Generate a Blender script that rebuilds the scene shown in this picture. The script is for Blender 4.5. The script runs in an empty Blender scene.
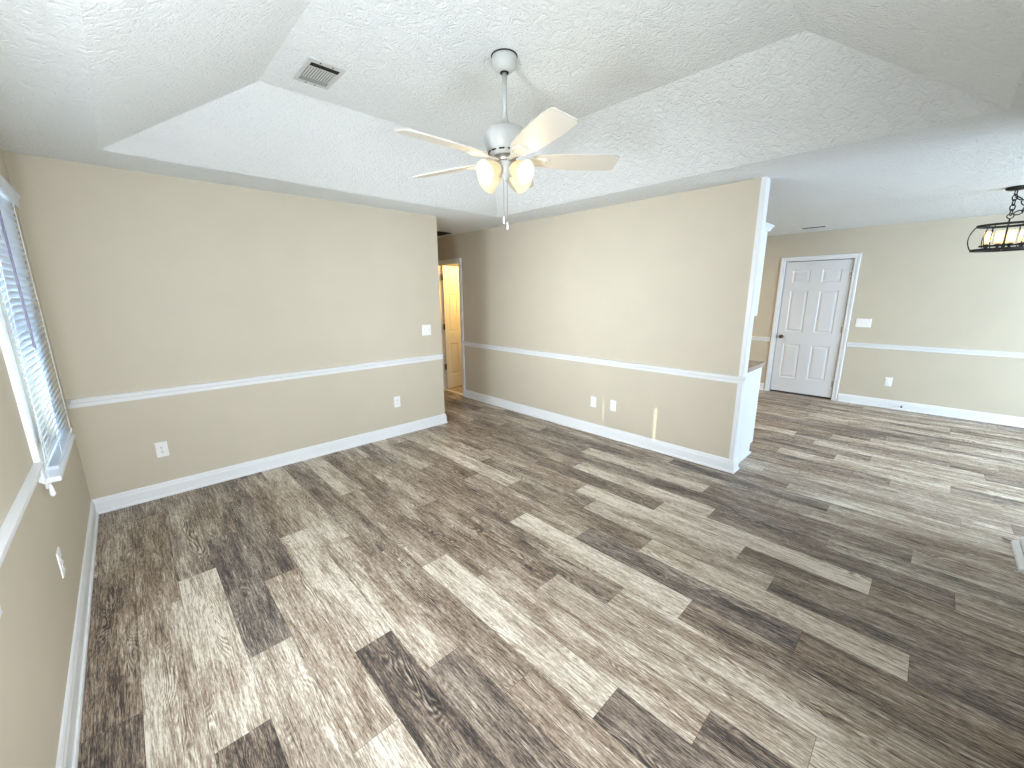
import bpy, bmesh, math, random
from mathutils import Vector, Matrix

random.seed(7)
S = bpy.context.scene
COL = S.collection
PI = math.pi

# ------------------------------------------------------------------ camera
CAM = Vector((0.3689, -4.0918, 1.5638))
YAW, PITCH, ROLL, FPX = 0.8083, -0.2172, -0.0064, 402.64
F = Vector((math.cos(PITCH) * math.cos(YAW), math.cos(PITCH) * math.sin(YAW), math.sin(PITCH)))
R = F.cross(Vector((0, 0, 1))).normalized()
U = R.cross(F)
R2 = math.cos(ROLL) * R + math.sin(ROLL) * U
U2 = -math.sin(ROLL) * R + math.cos(ROLL) * U
cd = bpy.data.cameras.new('camera')
cam = bpy.data.objects.new('camera', cd)
COL.objects.link(cam)
cd.sensor_fit = 'HORIZONTAL'
cd.sensor_width = 36.0
cd.lens = 36.0 * FPX / 1024.0
cd.clip_start = 0.02
cd.clip_end = 200
m = Matrix((R2, U2, -F)).transposed().to_4x4()
m.translation = CAM
cam.matrix_world = m
S.camera = cam

# ------------------------------------------------------------------ world, lights, exposure
vs = S.view_settings
vs.view_transform = 'Standard'
vs.look = 'None'
vs.gamma = 1.0
vs.exposure = 0.38
vs.use_curve_mapping = False
S.cycles.denoising_prefilter = 'NONE'

W = bpy.data.worlds.new('sky')
S.world = W
W.use_nodes = True
wn = W.node_tree
bg = wn.nodes['Background']
bg.inputs[0].default_value = (0.62, 0.80, 1.0, 1)
bg.inputs[1].default_value = 0.75


def area(name, loc, direction, sx, sy, power, colour, spread=PI):
    l = bpy.data.lights.new(name, 'AREA')
    l.shape = 'RECTANGLE'
    l.size, l.size_y = sx, sy
    l.energy = power
    l.color = colour
    l.spread = spread
    o = bpy.data.objects.new(name, l)
    o.location = loc
    o.rotation_euler = Vector(direction).to_track_quat('-Z', 'Z').to_euler()
    COL.objects.link(o)
    return o


def point(name, loc, power, colour, r=0.05):
    l = bpy.data.lights.new(name, 'POINT')
    l.energy = power
    l.color = colour
    l.shadow_soft_size = r
    o = bpy.data.objects.new(name, l)
    o.location = loc
    COL.objects.link(o)
    return o


COOL = (0.80, 0.90, 1.0)
area('daylight_left_window', (-0.32, -1.05, 1.45), (1, 0, -0.05), 1.35, 0.85, 24, COOL)
area('daylight_left_window_room_side', (0.13, -1.05, 1.32), (1, -0.12, 0.0), 1.0, 0.70, 18, (0.84, 0.92, 1.0), math.radians(78))
area('added_left_near_fill', (0.06, -2.98, 1.20), (1, 0.65, 0.02), 1.0, 0.60, 60, (0.84, 0.92, 1.0), math.radians(162))  # added fill lamp out of view, no real window behind it
area('daylight_rear_window', (1.30, -4.78, 1.10), (-0.28, 1, 0.14), 1.4, 1.3, 46, (0.89, 0.95, 1.0), math.radians(150))
area('daylight_dining_glass', (5.5, -7.70, 1.15), (0.0, 1, -0.15), 2.6, 2.0, 265, (0.64, 0.81, 1.0))
area('kitchen_ceiling_lamp', (6.3, -0.9, 2.40), (0, 0, -1), 0.9, 0.4, 34, (1.0, 0.80, 0.55))
point('bathroom_lamp', (4.75, 1.05, 2.0), 38, (1.0, 0.60, 0.16), 0.12)
sl = bpy.data.lights.new('sun', 'SUN')
sl.energy = 2.8
sl.angle = math.radians(0.15)
sl.color = (1.0, 0.95, 0.85)
so = bpy.data.objects.new('sun', sl)
KX = 1.0
EL = math.radians(12)
sd = Vector((math.cos(EL) * KX / math.hypot(KX, 1), math.cos(EL) / math.hypot(KX, 1), -math.sin(EL)))
so.rotation_euler = sd.to_track_quat('-Z', 'Z').to_euler()
so.location = (-3, -8, 5)
COL.objects.link(so)


# ------------------------------------------------------------------ node helpers / materials
def newmat(name):
    mt = bpy.data.materials.new(name)
    mt.use_nodes = True
    nt = mt.node_tree
    b = nt.nodes['Principled BSDF']
    return mt, nt, b


def nd(nt, typ, **kw):
    n = nt.nodes.new(typ)
    for k, v in kw.items():
        setattr(n, k, v)
    return n


def val(nt, op, a, b=None, clamp=False):
    n = nt.nodes.new('ShaderNodeMath')
    n.operation = op
    n.use_clamp = clamp
    for i, x in enumerate((a, b)):
        if x is None:
            continue
        if isinstance(x, (int, float)):
            n.inputs[i].default_value = x
        else:
            nt.links.new(x, n.inputs[i])
    return n.outputs[0]


def noise(nt, vec, scale, detail=4, rough=0.55, dist=0.0):
    n = nt.nodes.new('ShaderNodeTexNoise')
    n.inputs['Scale'].default_value = scale
    n.inputs['Detail'].default_value = detail
    n.inputs['Roughness'].default_value = rough
    n.inputs['Distortion'].default_value = dist
    nt.links.new(vec, n.inputs['Vector'])
    return n.outputs['Fac']


def ramp(nt, fac, stops):
    n = nt.nodes.new('ShaderNodeValToRGB')
    e = n.color_ramp.elements
    while len(e) < len(stops):
        e.new(0.5)
    for k, (p, c) in enumerate(stops):
        e[k].position = p
        e[k].color = (*c, 1)
    nt.links.new(fac, n.inputs[0])
    return n.outputs[0]


def objvec(nt):
    return nt.nodes.new('ShaderNodeTexCoord').outputs['Object']


def bump(nt, b, h, strength, dist):
    n = nt.nodes.new('ShaderNodeBump')
    n.inputs['Strength'].default_value = strength
    n.inputs['Distance'].default_value = dist
    nt.links.new(h, n.inputs['Height'])
    nt.links.new(n.outputs[0], b.inputs['Normal'])


def paint(name, col, rough=0.5, spec=0.3, bumps=None, var=0.03):
    mt, nt, b = newmat(name)
    v = objvec(nt)
    n = noise(nt, v, 3.0, 3)
    c = ramp(nt, n, [(0.3, tuple(x * (1 - var) for x in col)), (0.7, tuple(min(1, x * (1 + var)) for x in col))])
    nt.links.new(c, b.inputs['Base Color'])
    b.inputs['Roughness'].default_value = rough
    b.inputs['Specular IOR Level'].default_value = spec
    if bumps:
        sc, st, di = bumps
        bump(nt, b, noise(nt, v, sc, 3), st, di)
    return mt


def metal(name, col, rough=0.35, metallic=1.0):
    mt, nt, b = newmat(name)
    n = noise(nt, objvec(nt), 40, 2)
    c = ramp(nt, n, [(0.3, tuple(x * 0.85 for x in col)), (0.7, col)])
    nt.links.new(c, b.inputs['Base Color'])
    b.inputs['Roughness'].default_value = rough
    b.inputs['Metallic'].default_value = metallic
    return mt


def glow(name, col, strength, base=(0.40, 0.36, 0.28)):
    mt, nt, b = newmat(name)
    n = noise(nt, objvec(nt), 12, 2)
    c = ramp(nt, n, [(0.2, tuple(x * 0.95 for x in col)), (0.8, col)])
    nt.links.new(c, b.inputs['Emission Color'])
    b.inputs['Emission Strength'].default_value = strength
    b.inputs['Base Color'].default_value = (*base, 1)
    b.inputs['Roughness'].default_value = 0.5
    b.inputs['Specular IOR Level'].default_value = 0.2
    return mt


M = {}
M['wall'] = paint('wall_paint', (0.56, 0.508, 0.408), 0.55, 0.25, (180, 0.12, 0.004), 0.02)
M['white'] = paint('white_trim_paint', (0.76, 0.78, 0.80), 0.35, 0.4, (60, 0.03, 0.002), 0.01)
M['door'] = paint('white_door_paint', (0.70, 0.71, 0.73), 0.4, 0.4, (90, 0.05, 0.002), 0.01)
M['plastic'] = paint('white_plastic', (0.84, 0.84, 0.84), 0.3, 0.5, None, 0.01)
M['dark'] = paint('dark_gap', (0.012, 0.011, 0.010), 0.6, 0.2)
M['fan'] = paint('fan_white_enamel', (0.52, 0.53, 0.51), 0.35, 0.45, None, 0.01)
M['blade'] = paint('fan_blade_white', (0.60, 0.57, 0.50), 0.4, 0.4, None, 0.02)
M['bronze'] = metal('dark_bronze', (0.10, 0.075, 0.05), 0.4)
M['steel'] = metal('satin_nickel', (0.45, 0.42, 0.38), 0.35)
M['iron'] = metal('black_iron', (0.012, 0.011, 0.010), 0.55, 0.4)
M['shade'] = glow('frosted_shade_glass', (1.0, 0.74, 0.36), 0.50)
M['shade_in'] = glow('frosted_shade_inner', (1.0, 0.86, 0.58), 1.0)
M['bulb'] = glow('fan_bulb_light', (1.0, 0.88, 0.62), 9.0)
M['flame'] = glow('candle_bulb_light', (1.0, 0.70, 0.30), 6.0)
M['wand'] = paint('wand_plastic', (0.17, 0.16, 0.24), 0.3, 0.5)
M['damper'] = paint('grey_vent_metal', (0.26, 0.28, 0.27), 0.5, 0.3)
M['cab'] = paint('white_cabinet_paint', (0.70, 0.73, 0.76), 0.4, 0.4, None, 0.01)


def mk_ceiling():
    mt, nt, b = newmat('textured_ceiling_paint')
    v = objvec(nt)
    b.inputs['Base Color'].default_value = (0.79, 0.815, 0.81, 1)
    b.inputs['Roughness'].default_value = 0.85
    b.inputs['Specular IOR Level'].default_value = 0.15
    n1 = noise(nt, v, 16, 5, 0.62, 1.2)
    n2 = noise(nt, v, 55, 3, 0.6, 0.4)
    a = val(nt, 'SUBTRACT', n1, 0.5)
    a = val(nt, 'ABSOLUTE', a)
    a = val(nt, 'MULTIPLY', a, -3.0)
    a = val(nt, 'MAXIMUM', a, -0.55)
    h = val(nt, 'ADD', a, val(nt, 'MULTIPLY', n2, 0.5))
    bump(nt, b, h, 0.6, 0.02)
    return mt


M['ceiling'] = mk_ceiling()


def mk_floor():
    mt, nt, b = newmat('grey_brown_vinyl_plank')
    L = nt.links
    uv = nt.nodes.new('ShaderNodeUVMap')
    uv.uv_map = 'plank'
    at = nt.nodes.new('ShaderNodeAttribute')
    at.attribute_name = 'tone'
    sp = nt.nodes.new('ShaderNodeSeparateColor')
    L.new(at.outputs['Color'], sp.inputs[0])
    tone, r1, r2 = sp.outputs[0], sp.outputs[1], sp.outputs[2]
    su = nt.nodes.new('ShaderNodeSeparateXYZ')
    L.new(uv.outputs[0], su.inputs[0])
    u, v = su.outputs[0], su.outputs[1]

    def vec(su_, sv_, off):
        c = nt.nodes.new('ShaderNodeCombineXYZ')
        L.new(val(nt, 'MULTIPLY', u, su_), c.inputs[0])
        L.new(val(nt, 'MULTIPLY', v, sv_), c.inputs[1])
        L.new(val(nt, 'ADD', val(nt, 'MULTIPLY', r1, 57.0), off), c.inputs[2])
        return c.outputs[0]
    broad = noise(nt, vec(11, 1.7, 0), 1.0, 3, 0.5, 0.4)
    streak = noise(nt, vec(120, 6.5, 11), 1.0, 7, 0.70, 0.5)
    fine = noise(nt, vec(300, 36, 23), 1.0, 5, 0.7, 0.2)
    # cathedral grain: contour lines of a stretched noise, shown only in patches along the plank centre
    hill = noise(nt, vec(13, 2.1, 31), 1.0, 1, 0.4, 0.3)
    ring = val(nt, 'SINE', val(nt, 'MULTIPLY', hill, 150.0))
    patch = noise(nt, vec(14, 1.5, 47), 1.0, 2, 0.5)
    pm = val(nt, 'MULTIPLY', val(nt, 'SUBTRACT', patch, 0.54), 7.0, True)
    ringa = val(nt, 'MULTIPLY', val(nt, 'MULTIPLY', ring, pm), 0.22)
    # knots
    vo = nt.nodes.new('ShaderNodeTexVoronoi')
    vo.inputs['Scale'].default_value = 1.0
    L.new(vec(7, 2.6, 3), vo.inputs['Vector'])
    kn = val(nt, 'SUBTRACT', 1.0, val(nt, 'MULTIPLY', vo.outputs['Distance'], 7.0), True)
    kn = val(nt, 'MULTIPLY', kn, 0.28)
    f = val(nt, 'ADD', 0.25, val(nt, 'MULTIPLY', tone, 0.62))
    f = val(nt, 'ADD', f, val(nt, 'MULTIPLY', val(nt, 'SUBTRACT', broad, 0.5), 0.95))
    f = val(nt, 'ADD', f, val(nt, 'MULTIPLY', val(nt, 'SUBTRACT', streak, 0.5), 1.6))
    f = val(nt, 'ADD', f, val(nt, 'MULTIPLY', val(nt, 'SUBTRACT', fine, 0.5), 1.35))
    f = val(nt, 'ADD', f, ringa)
    pore = noise(nt, vec(230, 12, 71), 1.0, 2, 0.5, 0.3)
    f = val(nt, 'SUBTRACT', f, val(nt, 'MULTIPLY', val(nt, 'MULTIPLY', val(nt, 'SUBTRACT', pore, 0.56), 7.0, True), 0.22))
    f = val(nt, 'ADD', f, val(nt, 'MULTIPLY', val(nt, 'MULTIPLY', val(nt, 'SUBTRACT', 0.43, pore), 7.0, True), 0.16))
    f = val(nt, 'SUBTRACT', f, kn, True)
    warm = ramp(nt, f, [(0.0, (0.022, 0.018, 0.016)), (0.25, (0.082, 0.060, 0.047)), (0.5, (0.265, 0.196, 0.140)),
                        (0.75, (0.445, 0.375, 0.295)), (1.0, (0.74, 0.69, 0.60))])
    cold = ramp(nt, f, [(0.0, (0.020, 0.021, 0.023)), (0.25, (0.072, 0.067, 0.069)), (0.5, (0.225, 0.202, 0.190)),
                        (0.75, (0.42, 0.39, 0.345)), (1.0, (0.75, 0.715, 0.645))])
    mx = nt.nodes.new('ShaderNodeMix')
    mx.data_type = 'RGBA'
    L.new(r2, mx.inputs['Factor'])
    L.new(warm, mx.inputs['A'])
    L.new(cold, mx.inputs['B'])
    # hairline seam between boards
    L.new(mx.outputs['Result'], b.inputs['Base Color'])
    b.inputs['Roughness'].default_value = 0.46
    b.inputs['Specular IOR Level'].default_value = 0.45
    bump(nt, b, streak, 0.10, 0.003)
    return mt


M['floor'] = mk_floor()
M['seam'] = paint('plank_seam', (0.05, 0.045, 0.04), 0.7, 0.1)


def mk_granite():
    mt, nt, b = newmat('brown_granite')
    v = objvec(nt)
    n = noise(nt, v, 90, 4, 0.7)
    c = ramp(nt, n, [(0.35, (0.10, 0.07, 0.055)), (0.5, (0.34, 0.25, 0.20)), (0.65, (0.58, 0.50, 0.44))])
    nt.links.new(c, b.inputs['Base Color'])
    b.inputs['Roughness'].default_value = 0.2
    return mt


M['granite'] = mk_granite()


def mk_slat():
    mt = bpy.data.materials.new('white_blind_slat')
    mt.use_nodes = True
    nt = mt.node_tree
    b = nt.nodes['Principled BSDF']
    out = nt.nodes['Material Output']
    c = ramp(nt, noise(nt, objvec(nt), 20, 2), [(0.3, (0.72, 0.76, 0.80)), (0.7, (0.74, 0.78, 0.82))])
    nt.links.new(c, b.inputs['Base Color'])
    b.inputs['Roughness'].default_value = 0.35
    tr = nt.nodes.new('ShaderNodeBsdfTranslucent')
    tr.inputs[0].default_value = (0.86, 0.93, 1.0, 1)
    mx = nt.nodes.new('ShaderNodeMixShader')
    mx.inputs[0].default_value = 0.30
    nt.links.new(b.outputs[0], mx.inputs[1])
    nt.links.new(tr.outputs[0], mx.inputs[2])
    nt.links.new(mx.outputs[0], out.inputs[0])
    return mt


M['slat'] = mk_slat()


def mk_glass(name, tint=(1, 1, 1), mix=0.08):
    mt = bpy.data.materials.new(name)
    mt.use_nodes = True
    nt = mt.node_tree
    nt.nodes.remove(nt.nodes['Principled BSDF'])
    out = nt.nodes['Material Output']
    t = nt.nodes.new('ShaderNodeBsdfTransparent')
    t.inputs[0].default_value = (*tint, 1)
    g = nt.nodes.new('ShaderNodeBsdfGlossy')
    g.inputs['Roughness'].default_value = 0.03
    fr = nt.nodes.new('ShaderNodeFresnel')
    fr.inputs[0].default_value = 1.35
    mx = nt.nodes.new('ShaderNodeMixShader')
    nt.links.new(fr.outputs[0], mx.inputs[0])
    nt.links.new(t.outputs[0], mx.inputs[1])
    nt.links.new(g.outputs[0], mx.inputs[2])
    nt.links.new(mx.outputs[0], out.inputs[0])
    return mt


M['glass'] = mk_glass('window_glass', (0.93, 0.97, 1.0))
M['candle_glass'] = mk_glass('seeded_candle_glass', (1.0, 0.96, 0.88))
nt_ = M['candle_glass'].node_tree
tl_ = nt_.nodes.new('ShaderNodeBsdfTranslucent')
tl_.inputs[0].default_value = (1.0, 0.92, 0.78, 1)
mx_ = nt_.nodes.new('ShaderNodeMixShader')
mx_.inputs[0].default_value = 0.45
o_ = nt_.nodes['Material Output']
nt_.links.new(o_.inputs[0].links[0].from_socket, mx_.inputs[1])
nt_.links.new(tl_.outputs[0], mx_.inputs[2])
nt_.links.new(mx_.outputs[0], o_.inputs[0])


# ------------------------------------------------------------------ mesh helpers
def obj(name, bm, mat, parent=None, smooth=False, loc=None, bevel=0.0):
    me = bpy.data.meshes.new(name)
    bmesh.ops.recalc_face_normals(bm, faces=bm.faces)
    bm.to_mesh(me)
    bm.free()
    for x in (mat if isinstance(mat, (list, tuple)) else [mat]):
        me.materials.append(x)
    if smooth:
        for p in me.polygons:
            p.use_smooth = True
    o = bpy.data.objects.new(name, me)
    COL.objects.link(o)
    if parent:
        o.parent = parent
    if loc is not None:
        o.location = loc
    if bevel:
        md = o.modifiers.new('bevel', 'BEVEL')
        md.width = bevel
        md.segments = 2
        md.limit_method = 'ANGLE'
        md.angle_limit = math.radians(40)
    return o


def tag(o, label, cat, group=None):
    o['label'] = label
    o['category'] = cat
    if group:
        o['group'] = group
    return o


def empty(name, loc=(0, 0, 0)):
    o = bpy.data.objects.new(name, None)
    o.empty_display_size = 0.05
    o.location = loc
    COL.objects.link(o)
    return o


def thing(name, label, cat, loc=(0, 0, 0), group=None):
    return tag(empty(name, loc), label, cat, group)


def struct(o):
    o['kind'] = 'structure'
    return o


def box(bm, x0, x1, y0, y1, z0, z1, mi=0):
    v = [bm.verts.new((x, y, z)) for z in (z0, z1) for y in (y0, y1) for x in (x0, x1)]
    for f in ((0, 1, 3, 2), (4, 6, 7, 5), (0, 4, 5, 1), (1, 5, 7, 3), (3, 7, 6, 2), (2, 6, 4, 0)):
        bm.faces.new([v[i] for i in f]).material_index = mi
    return v


def lathe(bm, prof, n=32, mat=None, caps=True, mi=0):
    """prof: (r, z) list revolved about Z; mat: optional Matrix."""
    rings = []
    for r_, z_ in prof:
        ring = []
        for k in range(n):
            a = 2 * PI * k / n
            p = Vector((r_ * math.cos(a), r_ * math.sin(a), z_))
            if mat is not None:
                p = mat @ p
            ring.append(bm.verts.new(p))
        rings.append(ring)
    for a_, b_ in zip(rings, rings[1:]):
        for k in range(n):
            f = bm.faces.new((a_[k], a_[(k + 1) % n], b_[(k + 1) % n], b_[k]))
            f.material_index = mi
    if caps:
        for ring in (rings[0], rings[-1]):
            f = bm.faces.new(ring)
            f.material_index = mi


def tube(bm, pts, r, n=8, closed=False, caps=True, flat=None):
    """tube along points; flat=(half_w, half_h) gives a strap whose width follows Z."""
    pts = [Vector(p) for p in pts]
    rings = []
    N = len(pts)
    for i, p in enumerate(pts):
        if closed:
            d = pts[(i + 1) % N] - pts[i - 1]
        else:
            d = pts[min(i + 1, N - 1)] - pts[max(i - 1, 0)]
        d.normalize()
        up = Vector((0, 0, 1)) if abs(d.z) < 0.95 else Vector((1, 0, 0))
        s = d.cross(up).normalized()
        t = s.cross(d)
        ring = []
        for k in range(n):
            a = 2 * PI * (k + 0.5) / n
            if flat:
                ring.append(bm.verts.new(p + s * math.copysign(flat[0], math.cos(a)) * (1 if n == 4 else abs(math.cos(a))) + t * math.copysign(flat[1], math.sin(a)) * (1 if n == 4 else abs(math.sin(a)))))
            else:
                ring.append(bm.verts.new(p + (s * math.cos(a) + t * math.sin(a)) * r))
        rings.append(ring)
    pairs = list(zip(rings, rings[1:])) + ([(rings[-1], rings[0])] if closed else [])
    for a_, b_ in pairs:
        for k in range(n):
            bm.faces.new((a_[k], a_[(k + 1) % n], b_[(k + 1) % n], b_[k]))
    if caps and not closed:
        bm.faces.new(rings[0])
        bm.faces.new(rings[-1])


def moulding(bm, prof, a, b, normal, m0=0.0, m1=0.0):
    """prof: (out, up) polygon; swept from a to b; out along normal; m0/m1 = mitre slope per unit of out (+ lengthens)."""
    a, b, nrm = Vector(a), Vector(b), Vector(normal)
    d = (b - a).normalized()
    r0, r1 = [], []
    for o_, u_ in prof:
        off = nrm * o_ + Vector((0, 0, u_))
        r0.append(bm.verts.new(a + off - d * (o_ * m0)))
        r1.append(bm.verts.new(b + off + d * (o_ * m1)))
    n = len(prof)
    for k in range(n):
        bm.faces.new((r0[k], r0[(k + 1) % n], r1[(k + 1) % n], r1[k]))
    bm.faces.new(r0)
    bm.faces.new(r1)


BASE = [(0, 0), (0.024, 0), (0.024, 0.010), (0.021, 0.017), (0.015, 0.020), (0.014, 0.085), (0.011, 0.094), (0.011, 0.105), (0.006, 0.116), (0, 0.118)]
RAIL = [(0, -0.062), (0.008, -0.062), (0.011, -0.052), (0.011, -0.036), (0.017, -0.030), (0.022, -0.022), (0.022, -0.012), (0.028, -0.008), (0.028, 0.0), (0, 0.002)]
RZ = 0.872
H = 2.44
XB = 4.105
XB2 = 4.205
XA = 3.11
XF = 7.862
YB = -3.012

# ------------------------------------------------------------------ floor: one board per quad
PW, PL, X0 = 0.17545, 1.2115, 0.018
ROWS = {  # row: (end-joint y, [(offset in boards from the joint, tone 0..4)])
    0: (-0.985, {0: 1.9, 1: 1.35, 2: 0.9}),
    1: (-1.540, {-1: 1.8, 0: 2.0, 1: 2.7, 2: 2.0}),
    2: (-1.360, {-1: 1.9, 0: 2.1, 1: 3.9, 2: 0.7}),
    3: (-2.213, {-1: 1.7, 0: 1.2, 1: 2.7, 2: 1.5}),
    4: (-1.697, {-1: 1.6, 0: 1.25, 1: 2.5, 2: 3.9}),
    5: (-1.297, {0: 2.2, 1: 3.6, 2: 0.65}),
    6: (-1.597, {-1: 3.0, 0: 3.2, 1: 2.6, 2: 1.2}),
    7: (-1.907, {-1: 1.7, 0: 1.6, 1: 2.0, 2: 1.7}),
    8: (-0.997, {0: 3.5, 1: 1.7, 2: 4.0, 3: 0.8}),
    9: (-1.295, {0: 1.6, 1: 1.8, 2: 2.7, 3: 0.9}),
    10: (-0.384, {0: 3.0, 1: 2.3, 2: 1.4, 3: 2.7, 4: 4.0}),
    11: (-1.919, {-1: 1.7, 0: 2.1, 1: 1.4, 2: 2.8}),
    12: (-1.006, {0: 2.8, 1: 1.7, 2: 4.0, 3: 1.3}),
    13: (-1.450, {-1: 2.5, 0: 1.3, 1: 2.2, 2: 1.1, 3: 1.2}),
    14: (-1.810, {-1: 2.8, 0: 3.7, 1: 1.6, 2: 3.8, 3: 1.4}),
    15: (-1.254, {0: 2.5, 1: 1.5, 2: 2.7, 3: 1.3}),
    16: (-2.258, {-1: 1.8, 0: 2.0, 1: 3.7, 2: 1.5}),
    17: (-2.850, {-2: 1.8, -1: 1.6, 0: 1.3, 1: 3.9, 2: 1.8}),
    18: (-1.954, {-1: 1.7, 0: 1.5, 1: 3.5, 2: 1.2, 3: 2.2}),
    19: (-3.820, {-2: 1.8, -1: 1.6, 0: 1.35, 1: 2.1}),
    20: (-2.991, {-2: 2.5, -1: 1.6, 0: 3.2, 1: 1.3, 2: 2.7}),
    21: (-1.031, {0: 2.5, 1: 1.3, 2: 2.3, 3: 2.4}),
    22: (-2.532, {-1: 2.2, 0: 2.5, 1: 1.2, 2: 2.4}),
    23: (-3.439, {0: 1.4, 1: 3.1}),
    25: (-4.658, {0: 3.0, 1: 1.8}),
    26: (-3.770, {0: 1.9, 1: 2.7}),
    28: (-3.165, {0: 2.0, 1: 3.2, 2: 1.7}),
    29: (-3.605, {0: 1.4, 1: 3.2}),
    31: (-3.372, {0: 2.0, 1: 3.0, 2: 1.7}),
    32: (-3.169, {0: 3.0, 1: 1.7}),
    33: (-3.470, {0: 1.8, 1: 2.8, 2: 1.7}),
    34: (-3.785, {0: 1.8, 1: 3.0}),
    36: (-4.379, {0: 1.6, 1: 3.0}),
    37: (-3.528, {0: 2.9, 1: 1.6}),
    40: (-4.393, {0: 3.2, 1: 1.6}),
}


def build_floor():
    bm = bmesh.new()
    uvl = bm.loops.layers.uv.new('plank')
    cl = bm.loops.layers.float_color.new('tone')
    y_hi, y_lo = 2.7, -7.9
    rng = random.Random(11)
    g = 0.0006
    for row in range(-1, 46):
        xa, xb = X0 + row * PW, X0 + (row + 1) * PW
        if row in ROWS:
            yj, tones = ROWS[row]
        else:
            yj, tones = -rng.uniform(0, PL), {}
        k0 = -6
        for k in range(k0, 9):
            ytop = yj - (k - 1) * PL
            ybot = ytop - PL
            if ybot > y_hi or ytop < y_lo:
                continue
            t = tones.get(k)
            if t is None:
                t = rng.choice((1.3, 1.6, 1.8, 2.0, 2.2, 2.6, 3.0, 2.4))
            t = t / 4.0
            r1, r2 = rng.random(), min(1, max(0, (0.65 - t) * 0.7 + rng.uniform(-0.25, 0.25)))
            flip = rng.random() < 0.5
            a, b_ = max(ybot, y_lo), min(ytop, y_hi)
            co = [(xa + g, a + g), (xb - g, a + g), (xb - g, b_ - g), (xa + g, b_ - g)]
            vs_ = [bm.verts.new((x, y, 0)) for x, y in co]
            f = bm.faces.new(vs_)
            for lp, (x, y) in zip(f.loops, co):
                uu, vv = x - xa, ytop - y
                if flip:
                    uu, vv = PW - uu, PL - vv
                lp[uvl].uv = (uu, vv)
                lp[cl] = (t, r1, r2, 1)
    # slab under the boards shows in the hairline seams and closes the mesh
    box(bm, X0 - PW, X0 + 46 * PW, y_lo, y_hi, -0.06, -0.0012, 1)
    me = bpy.data.meshes.new('floor')
    bm.to_mesh(me)
    bm.free()
    me.materials.append(M['floor'])
    me.materials.append(M['seam'])
    o = bpy.data.objects.new('floor', me)
    COL.objects.link(o)
    return struct(o)


build_floor()

# ------------------------------------------------------------------ ceiling with tray
TX0, TX1, TY0, TY1 = 0.425, 3.67, -4.18, -0.42
TI, TZ = 0.73, 2.79


def build_ceiling():
    bm = bmesh.new()
    cx0, cx1, cy0, cy1 = -0.2, 8.06, -7.95, 2.75

    def q(*pts):
        bm.faces.new([bm.verts.new(p) for p in pts])
    for (a, b_, c, d) in ((cx0, TX0, cy0, cy1), (TX1, cx1, cy0, cy1), (TX0, TX1, cy0, TY0), (TX0, TX1, TY1, cy1)):
        q((a, c, H), (a, d, H), (b_, d, H), (b_, c, H))
    o_ = [(TX0, TY0), (TX1, TY0), (TX1, TY1), (TX0, TY1)]
    i_ = [(TX0 + TI, TY0 + TI), (TX1 - TI, TY0 + TI), (TX1 - TI, TY1 - TI), (TX0 + TI, TY1 - TI)]
    for k in range(4):
        j = (k + 1) % 4
        q((*o_[k], H), (*o_[j], H), (*i_[j], TZ), (*i_[k], TZ))
    q(*[(*p, TZ) for p in i_])
    # roof deck over it
    zr = 2.95
    q((cx0, cy0, zr), (cx1, cy0, zr), (cx1, cy1, zr), (cx0, cy1, zr))
    for (a, b_) in (((cx0, cy0), (cx1, cy0)), ((cx1, cy0), (cx1, cy1)), ((cx1, cy1), (cx0, cy1)), ((cx0, cy1), (cx0, cy0))):
        q((*a, H), (*b_, H), (*b_, zr), (*a, zr))
    bmesh.ops.remove_doubles(bm, verts=bm.verts, dist=1e-5)
    return struct(obj('ceiling', bm, M['ceiling']))


build_ceiling()

# ------------------------------------------------------------------ walls
WY0, WY1, WZ0, WZ1 = -1.44, -0.73, 0.78, 2.06   # left window hole


def wall(name, boxes, mat=None):
    bm = bmesh.new()
    for b_ in boxes:
        box(bm, *b_)
    return struct(obj(name, bm, mat or M['wall']))


wall('wall_left', [(-0.14, 0, -5.0, WY0, 0, H), (-0.14, 0, WY1, 0.14, 0, H), (-0.14, 0, WY0, WY1, 0, WZ0), (-0.14, 0, WY0, WY1, WZ1, H)])
wall('wall_back', [(0, XA, 0, 0.14, 0, H)])
wall('wall_hall_left', [(XA - 0.12, XA, 0.14, 2.6, 0, H)])
wall('wall_hall_end', [(XA - 0.12, 8.0, 2.6, 2.72, 0, H)])
D2A, D2B = 0.945, 1.56   # hall doorway in the right wall
wall('wall_right', [(XB, XB2, YB, D2A, 0, H), (XB, XB2, D2B, 2.6, 0, H), (XB, XB2, D2A, D2B, 2.04, H)])
wall('wall_bath_front', [(XB2, 8.0, 0.60, 0.72, 0, H)])
D1A, D1B = -3.1675, -2.360
wall('wall_far', [(XF, 8.0, -7.8, D1A - 0.012, 0, H), (XF, 8.0, D1B + 0.012, 0.60, 0, H), (XF, 8.0, D1A - 0.012, D1B + 0.012, 2.044, H)])
wall('wall_far_backing', [(7.96, 8.0, D1A - 0.012, D1B + 0.012, 0, 2.044)], M['dark'])
RY = -4.85
RW0, RW1, RWZ0, RWZ1 = 0.62, 1.85, 0.75, 1.70
wall('wall_rear', [(-0.14, RW0, RY - 0.14, RY, 0, H), (RW1, 2.95, RY - 0.14, RY, 0, H), (RW0, RW1, RY - 0.14, RY, 0, RWZ0), (RW0, RW1, RY - 0.14, RY, RWZ1, H),
                   (2.95, 3.85, RY - 0.14, RY, 2.05, H), (3.85, 4.24, RY - 0.14, RY, 0, H)])
wall('wall_dining_left', [(4.12, 4.24, -7.8, RY - 0.14, 0, H)])
wall('wall_dining_rear', [(4.12, 8.0, -7.92, -7.8, 0, H)])

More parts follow.
